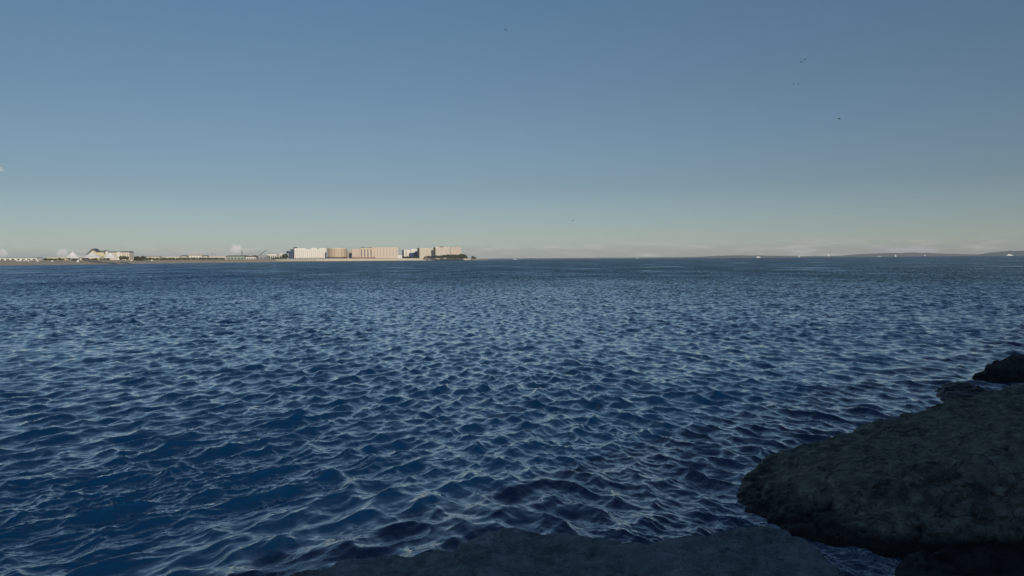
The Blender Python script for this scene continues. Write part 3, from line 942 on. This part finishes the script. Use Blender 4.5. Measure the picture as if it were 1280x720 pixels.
def low_building(name, label, px0, px1, ytop, d, front, roof='roof', nwin=8, cat='building', roofstyle='flat', depth=14, ybase=None, group=None, wm='glass'):
    pc = (px0 + px1) / 2; gz = ground_z(pc) - .4
    r = empty(name, (WX(pc, d), d, gz)); tag(r, label, cat, group)
    a, b_ = WX(px0, d) - WX(pc, d), WX(px1, d) - WX(pc, d)
    H = max(2.2, zat(pc, ytop, d) - gz)
    MB().box(a, b_, 0, depth, 0, H).build('wall', M[front], r)
    if roofstyle == 'flat':
        MB().box(a - .5, b_ + .5, -.5, depth + .5, H, H + .7).build('roof', M[roof], r)
    elif roofstyle == 'arch':
        pts = [(a - .5 + (b_ - a + 1) * t / 12, H + 2.6 * math.sin(math.pi * t / 12)) for t in range(13)]
        MB().prism(pts, 'y', -.5, depth + .5).build('roof', M[roof], r)
    else:
        MB().prism([(-.8, H), (depth + .8, H), (depth / 2, H + 3)], 'x', a - .5, b_ + .5).build('roof', M[roof], r)
    for i in range(nwin):
        c = a + (b_ - a) * (i + .5) / nwin; w = (b_ - a) / nwin * .28
        MB().box(c - w, c + w, -.08, -.01, H * .12, H * .68).build('window', M[wm], r)
    return r

low_building('long_shed', 'long low white shed with a thin teal roof at the far left of the beach', -60, 46, 322.6, 1200, 'white', 'teal', 16, roofstyle='flat', cat='shed')
low_building('beach_house', 'white flat-roofed beach house between the teal roofed shed and the marquees', 58, 82, 321.6, 1290, 'palecream', 'metal', 5)
low_building('beach_house', 'white canopy building low between the first and second marquee', 98, 106, 320.6, 1345, 'white', 'white', 3)
lows = [(175, 199, 320.9, 'cream', 'flat', 'cream pavilion with a long dark flat roof, leftmost of the low pavilions'),
        (200, 224, 321.3, 'palecream', 'flat', 'cream arcade pavilion right of the dark flat roofed one'),
        (225, 233, 320.4, 'cream', 'arch', 'small pavilion with a dark arched roof, left one of two'),
        (234, 252, 319.7, 'white', 'gable', 'whitish gabled pavilion between the two arched roofs'),
        (252.5, 259, 320.2, 'cream', 'arch', 'small pavilion with a dark arched roof, right one of two'),
        (259.5, 282, 320.9, 'palecream', 'flat', 'pale pavilion with two flagpoles behind, right of the arched roofs'),
        (284, 305, 320.6, 'greenpaint', 'gable', 'pale green greenhouse-like building below the dark spire'),
        (305.5, 319, 321.4, 'white', 'flat', 'small white hut among trees right of the green building')]
for i, (a, b_, yt, c, st, lab) in enumerate(lows):
    low_building('pavilion', lab, a, b_, yt, shore_depth((a + b_) / 2) + 190, c, 'palecream' if c == 'white' else ('roof' if i in (0, 2, 4, 6) else c), 5, cat='pavilion', roofstyle=st)
# white sports-hall like group
low_building('hall', 'white hall with a flat roof below the slanting boom', 333.5, 346, 317.6, 2560, 'white', 'metal', 5, cat='hall', depth=30)
low_building('hall', 'white hall with a stepped pale roof just left of the blue-grey building', 346.5, 358, 317.2, 2600, 'white', 'white', 4, cat='hall', depth=30)
low_building('hall', 'grey hall under the foot of the slanting boom', 320, 333, 320.2, 2500, 'metal', 'palecream', 3, cat='hall', depth=30, roofstyle='gable')

def pole(name, label, cat, px, ytop, d, rad, mat='darkmetal', group=None):
    gz = ground_z(px) - .3
    r = empty(name, (WX(px, d), d, gz)); tag(r, label, cat, group)
    H = zat(px, ytop, d) - gz
    MB().tube((0, 0, 0), (0, 0, H), rad, rad * .5).build('pole', M[mat], r)
    MB().lathe([(0, H + .6), (rad * 1.4, H + .2), (rad * 1.2, H - .2), (0, H - .3)], 8).build('finial', M[mat], r)
    return r
pole('flagpole', 'left of the two thin dark masts behind the low pavilions', 'mast', 265.3, 316.0, 1990, .45)
pole('flagpole', 'right of the two thin dark masts behind the low pavilions', 'mast', 268.8, 316.4, 2000, .45)
# spire
d = 2300; gz = ground_z(302.5); r = empty('spire', (WX(302.5, d), d, gz)); tag(r, 'slim dark pointed spire rising above trees', 'spire')
H = zat(302.5, 312.8, d) - gz
MB().lathe([(2.6, 0), (2.4, H * .55), (3.0, H * .57), (2.2, H * .62)], 10).build('tower', M['metal'], r)
MB().lathe([(2.3, H * .62), (1.2, H * .75), (.1, H)], 10).build('spire_roof', M['roof'], r)
# slanting boom (a crane)
d = 2560; gz = ground_z(328); r = empty('crane', (WX(327, d), d, gz)); tag(r, 'crane with a long slanting lattice boom', 'crane')
A = Vector((0, 0, zat(324.5, 319.0, d) - gz)); A.x = WX(324.5, d) - WX(327, d)
B = Vector((WX(333.3, d) - WX(327, d), 0, zat(333, 312.4, d) - gz))
mb = MB()
off = [Vector((0, s1, s2)) for s1, s2 in ((-.9, -.9), (.9, -.9), (.9, .9), (-.9, .9))]
for o_ in off: mb.tube(A + o_, B + o_ * .4, .28)
for k in range(12):
    p = A.lerp(B, k / 12); q = A.lerp(B, (k + 1) / 12)
    for i in range(4): mb.tube(p + off[i] * (1 - .05 * k), q + off[(i + 1) % 4] * (1 - .05 * k), .14, seg=4)
mb.build('boom', M['darkmetal'], r)
MB().box(A.x - 3, A.x + 3, -2.5, 2.5, 0, A.z + .5).build('cab', M['metal'], r)
MB().tube(B, (WX(338.5, d) - WX(327, d), 0, zat(338, 317.2, d) - gz), .3).build('back_stay', M['darkmetal'], r)

# ------------------------------------------------------------------ trees
def crown_mesh(name, w, h, n, seed, size):
    rnd = random.Random(seed)
    v = []; f = []
    cl = [(Vector((rnd.gauss(0, .33), rnd.gauss(0, .33), rnd.uniform(.2, .9))), rnd.uniform(.22, .38)) for _ in range(11)]
    for i in range(n):
        c, rad = rnd.choice(cl)
        dvec = Vector((rnd.gauss(0, 1), rnd.gauss(0, 1), rnd.gauss(0, 1))).normalized() * rad * rnd.uniform(.65, 1.05)
        p = c + dvec; p = Vector((p.x * w, p.y * w, p.z * h))
        nrm_ = (dvec.normalized() + Vector((rnd.gauss(0, .5), rnd.gauss(0, .5), rnd.gauss(0, .5)))).normalized()
        a = nrm_.orthogonal().normalized(); b_ = nrm_.cross(a); s_ = size * rnd.uniform(.6, 1.3)
        k = len(v); ang = rnd.uniform(0, 3.14)
        for t in range(5):
            aa = ang + t * 2 * math.pi / 5
            v.append(tuple(p + a * (s_ * math.cos(aa)) + b_ * (s_ * .7 * math.sin(aa))))
        f.append(tuple(range(k, k + 5)))
    return v, f


def make_tree(name, w, h, mat, seed, trunk=True, cat='tree', n=520):
    root = empty(name, (0, 0, 0))
    v, f = crown_mesh('crown', w, h, n, seed, w * .13)
    mesh_obj('crown', v, f, M[mat], root)
    t = MB()
    t.tube((0, 0, -.5), (0.1, 0, h * .45), w * .055, w * .035)
    for k in range(5):
        a = k * 1.3
        t.tube((0.1, 0, h * (.25 + .05 * k)), (w * .35 * math.cos(a), w * .35 * math.sin(a), h * (.5 + .07 * k)), w * .025, w * .01, 5)
    t.build('trunk', M['bark'], root)
    return root


protos = [make_tree('broadleaf_tree', 7, 7, 'leafdark', 1), make_tree('broadleaf_tree', 6, 8.5, 'leaf', 2), make_tree('shrub', 5, 3.4, 'leaf', 3)]
first = [True] * 3


def put_tree(kind, px, d, sc, label, group, zofs=0.0, cat='tree'):
    global first
    if first[kind]: o = protos[kind]; first[kind] = False
    else: o = copy_tree(protos[kind])
    o.location = (WX(px, d), d, ground_z(px) - .4 + zofs)
    o.rotation_euler = (0, 0, random.uniform(0, 6.28))
    o.scale = (sc, sc, sc * random.uniform(.85, 1.15))
    tag(o, label, cat, group)
    return o


for k in range(15):
    px = 58 + k * 5.6 + random.uniform(-1.2, 1.2)
    put_tree(2, px, shore_depth(px) + random.uniform(96, 112), random.uniform(.7, 1.15), 'low olive shrub at the top of the sand under the marquees', 'shrubs under the marquees', cat='shrub')
for px in [150.5, 153, 155.5, 158]:
    put_tree(1, px, 1440 + random.uniform(-10, 10), .82, 'round olive green tree in the clump just right of the marquees', 'clump of trees by the marquees')
for px in [163.5, 167, 170, 173, 176.5, 180]:
    put_tree(0, px, 1560 + random.uniform(-15, 15), random.uniform(.8, 1.05), 'dark green tree in the clump at the left end of the pavilions', 'clump of trees left of the pavilions')
for k in range(26):
    px = 182 + k * 3.9 + random.uniform(-1, 1)
    put_tree(2, px, shore_depth(px) + random.uniform(100, 130), random.uniform(.9, 1.5), 'low olive shrub on the edge of the sand before the pavilions', 'shrubs before the pavilions', cat='shrub')
for k in range(12):
    px = 280.5 + k * 3.5 + random.uniform(-.8, .8)
    put_tree(0, px, shore_depth(px) + 260, random.uniform(1.1, 1.5), 'dark green tree showing over the roofs near the spire', 'trees round the spire', 1.5)
for px in (355.2, 357.4):
    put_tree(0, px, 2580, 1.7, 'dark tree squeezed between the white hall and the blue-grey building', 'trees by the white hall', 3)
for k in range(5):
    put_tree(2, 340 + k * 3.2, 2520, 1.6, 'low dark shrub in front of the white halls', 'shrubs before the halls', cat='shrub')
for px in (504, 506.5, 509, 512, 515, 518, 521):
    put_tree(0, px, 2775, random.uniform(.75, 1.0), 'small dark tree at the foot of the white block with the navy wedge', 'trees before the navy wedge')
for k in range(14):
    px = 532 + k * 2.6
    put_tree(0, px, 2700 + random.uniform(-10, 10), .9 + .05 * k, 'dark tree in the belt before the two cream blocks', 'belt of trees before the cream blocks')
for k in range(9):
    px = 565 + k * 2.1
    put_tree(0, px, 2720 + random.uniform(-12, 12), 1.75 + (.25 if k > 4 else 0) - (.7 if k == 8 else 0), 'larger dark tree in the grove at the right end of the belt', 'grove at the end of the land')
put_tree(0, 590.3, 2760, 1.05, 'small lone tree on the spit, the taller of the last two', 'last trees on the spit')
put_tree(2, 593.6, 2765, 1.5, 'small lone tree on the spit, the last and lowest one', 'last trees on the spit')

prom = MB().box(-60, 120, -60, -8.003, -2, 1.2).build('promenade', M['concrete'])
prom.rotation_euler = (0, 0, math.atan2(u.y, u.x)); tag(prom, kind='structure')

# ------------------------------------------------------------------ people and beach tents
def person_mesh(cloth):
    """one continuous low-detail standing figure, 1.7 m"""
    bm = bmesh.new()
    J = {'pel': (0, 0, .92), 'chest': (0, 0, 1.28), 'neck': (0, 0, 1.45), 'head': (0, -.01, 1.58), 'crown': (0, 0, 1.68),
         'shl': (-.19, 0, 1.38), 'ell': (-.27, .02, 1.12), 'hal': (-.27, -.06, .86), 'shr': (.19, 0, 1.38), 'elr': (.27, .02, 1.12), 'har': (.27, -.08, .88),
         'hil': (-.1, 0, .88), 'knl': (-.12, -.03, .48), 'anl': (-.12, 0, .08), 'tol': (-.13, -.14, .04),
         'hir': (.1, 0, .88), 'knr': (.12, -.06, .48), 'anr': (.14, .05, .08), 'tor': (.15, -.1, .04)}
    rad = {'pel': .15, 'chest': .16, 'neck': .06, 'head': .10, 'crown': .07, 'shl': .06, 'ell': .045, 'hal': .035, 'shr': .06, 'elr': .045, 'har': .035,
           'hil': .09, 'knl': .06, 'anl': .045, 'tol': .035, 'hir': .09, 'knr': .06, 'anr': .045, 'tor': .035}
    vs = {k: bm.verts.new(p) for k, p in J.items()}
    for a, b_ in (('pel', 'chest'), ('chest', 'neck'), ('neck', 'head'), ('head', 'crown'), ('chest', 'shl'), ('shl', 'ell'), ('ell', 'hal'), ('chest', 'shr'), ('shr', 'elr'), ('elr', 'har'),
                  ('pel', 'hil'), ('hil', 'knl'), ('knl', 'anl'), ('anl', 'tol'), ('pel', 'hir'), ('hir', 'knr'), ('knr', 'anr'), ('anr', 'tor')):
        bm.edges.new((vs[a], vs[b_]))
    me = bpy.data.meshes.new('person'); bm.to_mesh(me); bm.free()
    o = bpy.data.objects.new('tmp', me); col.objects.link(o)
    o.modifiers.new('s', 'SKIN')
    names = list(J)
    for i, k in enumerate(names):
        me.skin_vertices[0].data[i].radius = (rad[k], rad[k] * .85)
    me.skin_vertices[0].data[0].use_root = True
    ss = o.modifiers.new('d', 'SUBSURF'); ss.levels = 1
    dg = bpy.context.evaluated_depsgraph_get()
    out = bpy.data.meshes.new_from_object(o.evaluated_get(dg))
    bpy.data.objects.remove(o)
    out.materials.clear(); out.materials.append(M[cloth]); out.materials.append(M['skin'])
    for p in out.polygons:
        z = p.center.z
        p.material_index = 1 if (z > 1.46 or z < .0 or (abs(p.center.x) > .23 and z < .98)) else 0
        p.use_smooth = True
    return out


pm = {c: person_mesh(c) for c in ('clothwhite', 'clothdark')}
ppl = [(28, 'clothdark', 'dark clothes, standing just right of the white beach tents'), (33, 'clothwhite', 'pale clothes, between the beach tents and the dark pair'),
       (44.3, 'clothdark', 'dark clothes, standing alone left of the dark parasol'), (45.2, 'clothdark', 'dark clothes, close beside another on the open sand'),
       (59.5, 'clothwhite', 'pale clothes, right of the dark parasol'), (74, 'clothdark', 'dark clothes, left of the first marquee'),
       (87.3, 'clothdark', 'dark clothes, near the water below the first marquee'), (104, 'clothwhite', 'pale clothes, between the first and second marquees'),
       (120, 'clothdark', 'dark clothes, leftmost of three below the middle marquee'), (122.3, 'clothdark', 'dark clothes, middle one of three below the middle marquee'),
       (125.5, 'clothdark', 'dark clothes, rightmost of three below the middle marquee'), (136.5, 'clothdark', 'dark clothes, walking below the rightmost marquee')]
for px, c, lab in ppl:
    o = bpy.data.objects.new('person', pm[c]); col.objects.link(o)
    dd = shore_depth(px) + 55; t_ = .74
    o.location = (WX(px, dd), dd, ground_z(px) * t_); o.rotation_euler = (0, 0, random.uniform(0, 6.28))
    o.scale = (1.05,) * 3
    tag(o, 'person in ' + lab, 'person', 'people on the far beach')

def beach_tent(px, w, h, label, back=50, mat='tent'):
    dd = shore_depth(px) + back; gz = ground_z(px) * (.55 + .38 * min(1, max(0, (back - 35) / 40)))
    r = empty('beach_tent', (WX(px, dd), dd, gz)); tag(r, label, 'beach tent', 'small white beach tents')
    v = [(-w, -w, 0), (w, -w, 0), (w, w, 0), (-w, w, 0), (-w, -w, h * .55), (w, -w, h * .55), (w, w, h * .55), (-w, w, h * .55), (0, 0, h)]
    mesh_obj('canopy', v[4:], [(0, 1, 4), (1, 2, 4), (2, 3, 4), (3, 0, 4)], M[mat], r)
    mesh_obj('side_panel', v[:8], [(1, 2, 6, 5), (2, 3, 7, 6), (3, 0, 4, 7), (0, 1, 5, 4)], M[mat], r)
for px, w, h, bk, lab in ((7, .7, 2, 72, 'smallest white beach tent at the far left end of the sand'), (21.8, .8, 2.4, 60, 'white beach tent, left one of the bright pair'), (25.6, 1.2, 2.9, 60, 'tallest white beach tent, right one of the bright pair'),
                      (30.3, .8, 2.2, 66, 'white beach tent right of the bright pair and a dark figure'), (36, 1.0, 2.4, 58, 'cream beach tent alone on open sand'), (47.3, 1.0, 2.4, 52, 'white beach tent left of the dark parasol'),
                      (65.5, 1.0, 2.2, 52, 'white beach tent between the dark parasol and the first marquee'), (97.5, 1.3, 3.4, 30, 'white beach tent close to the water right of the first marquee'),
                      (109, 1.3, 2.2, 55, 'wide white beach tent below the middle marquee'), (190, 1.6, 2.6, 55, 'white beach tent before the shrubs, the right of the two beyond the marquees'), (164.5, 1.6, 2.2, 55, 'white beach tent before the shrubs, the left of the two beyond the marquees')):
    beach_tent(px, w, h, lab, bk)
# dark parasol
dd = shore_depth(53) + 60
r = empty('parasol', (WX(53.3, dd), dd, ground_z(53) * .78)); tag(r, 'dark brown tilted parasol stuck in the sand', 'parasol')
MB().tube((-1.2, 0, 0), (0, 0, 3.2), .06).build('pole', M['metal'], r)
MB().lathe([(1.7, 2.6), (1.2, 3.0), (.6, 3.25), (.02, 3.35)], 10).build('canopy', M['clothdark'], r)

# ------------------------------------------------------------------ boats
def hull_mesh(mb, L_, B_, h, z0=-.3):
    st = [(-.5, .75, 1.0), (-.3, .95, .95), (0, 1, .92), (.25, .8, 1.0), (.42, .35, 1.12), (.5, .02, 1.25)]
    n = len(mb.v)
    for x_, b_, hh in st:
        for sgn in (-1, 1):
            mb.v.append((x_ * L_, sgn * b_ * B_ / 2 * .6, z0)); mb.v.append((x_ * L_, sgn * b_ * B_ / 2, h * hh))
    for i in range(len(st) - 1):
        a = n + i * 4; c = a + 4
        mb.f += [(a, a + 1, c + 1, c), (a + 2, c + 2, c + 3, a + 3), (a + 1, a + 3, c + 3, c + 1), (a, c, c + 2, a + 2)]
    mb.f += [(n, n + 2, n + 3, n + 1)]
    return mb

def motor_ship(px, d, L_, h, label, hullm='hull', heading=0):
    r = empty('passenger_boat', (WX(px, d), d, 0), heading); tag(r, label, 'boat', 'boats on the horizon')
    hull_mesh(MB(), L_, L_ * .2, h * .4).build('hull', M[hullm], r)
    MB().box(-L_ * .38, L_ * .22, -L_ * .08, L_ * .08, h * .37, h * .75).build('cabin', M['hull'], r)
    MB().box(-L_ * .28, L_ * .08, -L_ * .06, L_ * .06, h * .753, h).build('bridge', M['hull'], r)
    MB().box(-L_ * .36, L_ * .20, -L_ * .082, -L_ * .0805, h * .50, h * .62).build('window_band', M['glass'], r)
    MB().tube((-L_ * .05, 0, h), (-L_ * .05, 0, h * 1.35), L_ * .006).build('mast', M['metal'], r)

def sail_boat(px, d, L_, h, label):
    r = empty('sailing_boat', (WX(px, d), d, 0), R(15)); tag(r, label, 'sailing boat', 'boats on the horizon')
    hull_mesh(MB(), L_, L_ * .28, L_ * .1).build('hull', M['hull'], r)
    MB().tube((0, 0, 0), (0, 0, h), .15).build('mast', M['metal'], r)
    MB().prism([(-L_ * .45, L_ * .16), (-.2, L_ * .16), (-.2, h * .97)], 'y', -.05, .05).build('mainsail', M['tent'], r)
    MB().prism([(L_ * .48, L_ * .14), (.2, L_ * .14), (.2, h * .85)], 'y', -.05, .05).build('jib', M['tent'], r)

motor_ship(948, 5200, 28, 8.5, 'bright white passenger boat on the horizon right of the picture middle')
motor_ship(1262, 5000, 42, 10, 'long bright white ferry on the horizon at the far right')
sail_boat(999, 5600, 13, 17, 'white sailing boat on the horizon, the left one of two')
sail_boat(1119.5, 5600, 14, 17, 'white sailing boat before the low hills, the right one of two')
motor_ship(1036, 5600, 18, 16, 'dark hulled boat with a white cabin right of the left sailing boat', 'darkhull')
motor_ship(1099, 6500, 30, 6, 'faint low pale boat left of the right sailing boat')
motor_ship(1156, 6500, 36, 9, 'dark low ship on the horizon below the hills', 'darkhull', R(20))
motor_ship(644, 6500, 30, 7, 'faint pale boat on the horizon just right of the land')
motor_ship(797, 6800, 26, 5, 'faint tiny boat on the horizon between the land and the bright white boat')

# ------------------------------------------------------------------ far coast hills
def hills(name, d, pts, label=None):
    """rounded ridge; pts = (px, py of the skyline)"""
    v, f = [], []; K = 9
    xs = np.arange(pts[0][0], pts[-1][0] + .1, 4.0)
    for px in xs:
        py = interp(pts, px) 
        top = max(2.0, W(px, py, d).z) + 6 * noise.noise(Vector((px * .09, d, 0))) + 4 * noise.noise(Vector((px * .3, d, 2)))
        for j in range(K):
            t = j / (K - 1); dep = d - 900 + 1800 * t
            z = top * max(0, math.sin(math.pi * t)) ** .8 - 3 * (1 - math.sin(math.pi * t))
            z += (noise.noise(Vector((px * .2, t * 6, 0))) * top * .12) * math.sin(math.pi * t)
            v.append((WX(px, d) / d * dep, dep, z))
    for i in range(len(xs) - 1):
        for j in range(K - 1):
            a = i * K + j
            f.append((a, a + K, a + K + 1, a + 1))
    o = mesh_obj(name, v, f, M['leafdark'], None, True)
    tag(o, kind='structure')

hills('hills', 15000, [(868, 321.3), (900, 319.6), (930, 319.0), (965, 319.6), (1000, 320), (1046, 319.8), (1075, 317.6), (1110, 316.2), (1145, 315.6), (1180, 317.0), (1220, 318.0), (1240, 318.0), (1300, 318)])
hills('hills', 12500, [(1215, 319), (1235, 316.2), (1250, 314.5), (1262, 313.4), (1270, 313.8), (1283, 313.0), (1330, 312), (1420, 313)])
hills('coast', 17000, [(560, 323.9), (640, 322.8), (700, 322.5), (760, 322.0), (830, 321.5), (900, 321), (1000, 320)])

# ------------------------------------------------------------------ birds
def bird(px, py, d, span, bank, heading, label):
    p = W(px, py, d)
    r = empty('bird', p); r.rotation_euler = (R(bank), 0, heading); r.scale = (span * 1.7,) * 3
    tag(r, label, 'bird', 'birds in flight')
    b_ = MB()
    b_.lathe([(.0, -.28), (.05, -.2), (.075, -.05), (.06, .12), (.045, .2), (.0, .27)], 8)
    b_.v = [(x_, z_, y_ * .9) for x_, y_, z_ in b_.v]
    b_.build('body', M['bird'], r, True)
    MB().prism([(-.03, -.22), (.03, -.22), (.09, -.42), (-.09, -.42)], 'z', -.006, .006).build('tail', M['bird'], r)
    for s_ in (-1, 1):
        v = [(.04 * s_, .12, 0), (.04 * s_, -.1, 0), (.27 * s_, .15, .13), (.25 * s_, -.06, .11), (.5 * s_, -.02, .03)]
        v2 = [(x_, y_, z_ + .015) for x_, y_, z_ in v]
        f = [(0, 1, 3, 2), (2, 3, 4), (5, 7, 8, 6), (7, 9, 8), (0, 2, 7, 5), (2, 4, 9, 7), (4, 3, 8, 9), (3, 1, 6, 8)]
        mesh_obj('wing', v + v2, f, M['bird'], r)
for a in ((632, 37, 330, 1.0, 25, 1.2, 'small dark bird high up left of the middle, alone'),
          (1001.5, 77.4, 300, 1.0, 10, .4, 'lower left bird of the highest pair on the right'),
          (1006.5, 74.2, 300, .9, -30, 2.0, 'upper right bird of the highest pair on the right'),
          (992, 105.6, 360, .9, 20, .9, 'left bird of the lower, fainter pair on the right'),
          (998.3, 105, 350, .9, -10, 1.6, 'right bird of the lower, fainter pair on the right'),
          (1049, 148.4, 330, .9, 35, 2.6, 'lone dark bird, the lowest one on the right'),
          (716, 275.8, 600, 2.2, 0, .2, 'faint bird low over the horizon near the middle')):
    bird(*a)

# ------------------------------------------------------------------ view
vs = scene.view_settings
vs.view_transform = 'Standard'; vs.look = 'None'; vs.gamma = 1; vs.exposure = 0

scene.cycles.sample_clamp_direct = 4.0
scene.cycles.sample_clamp_indirect = 4.0
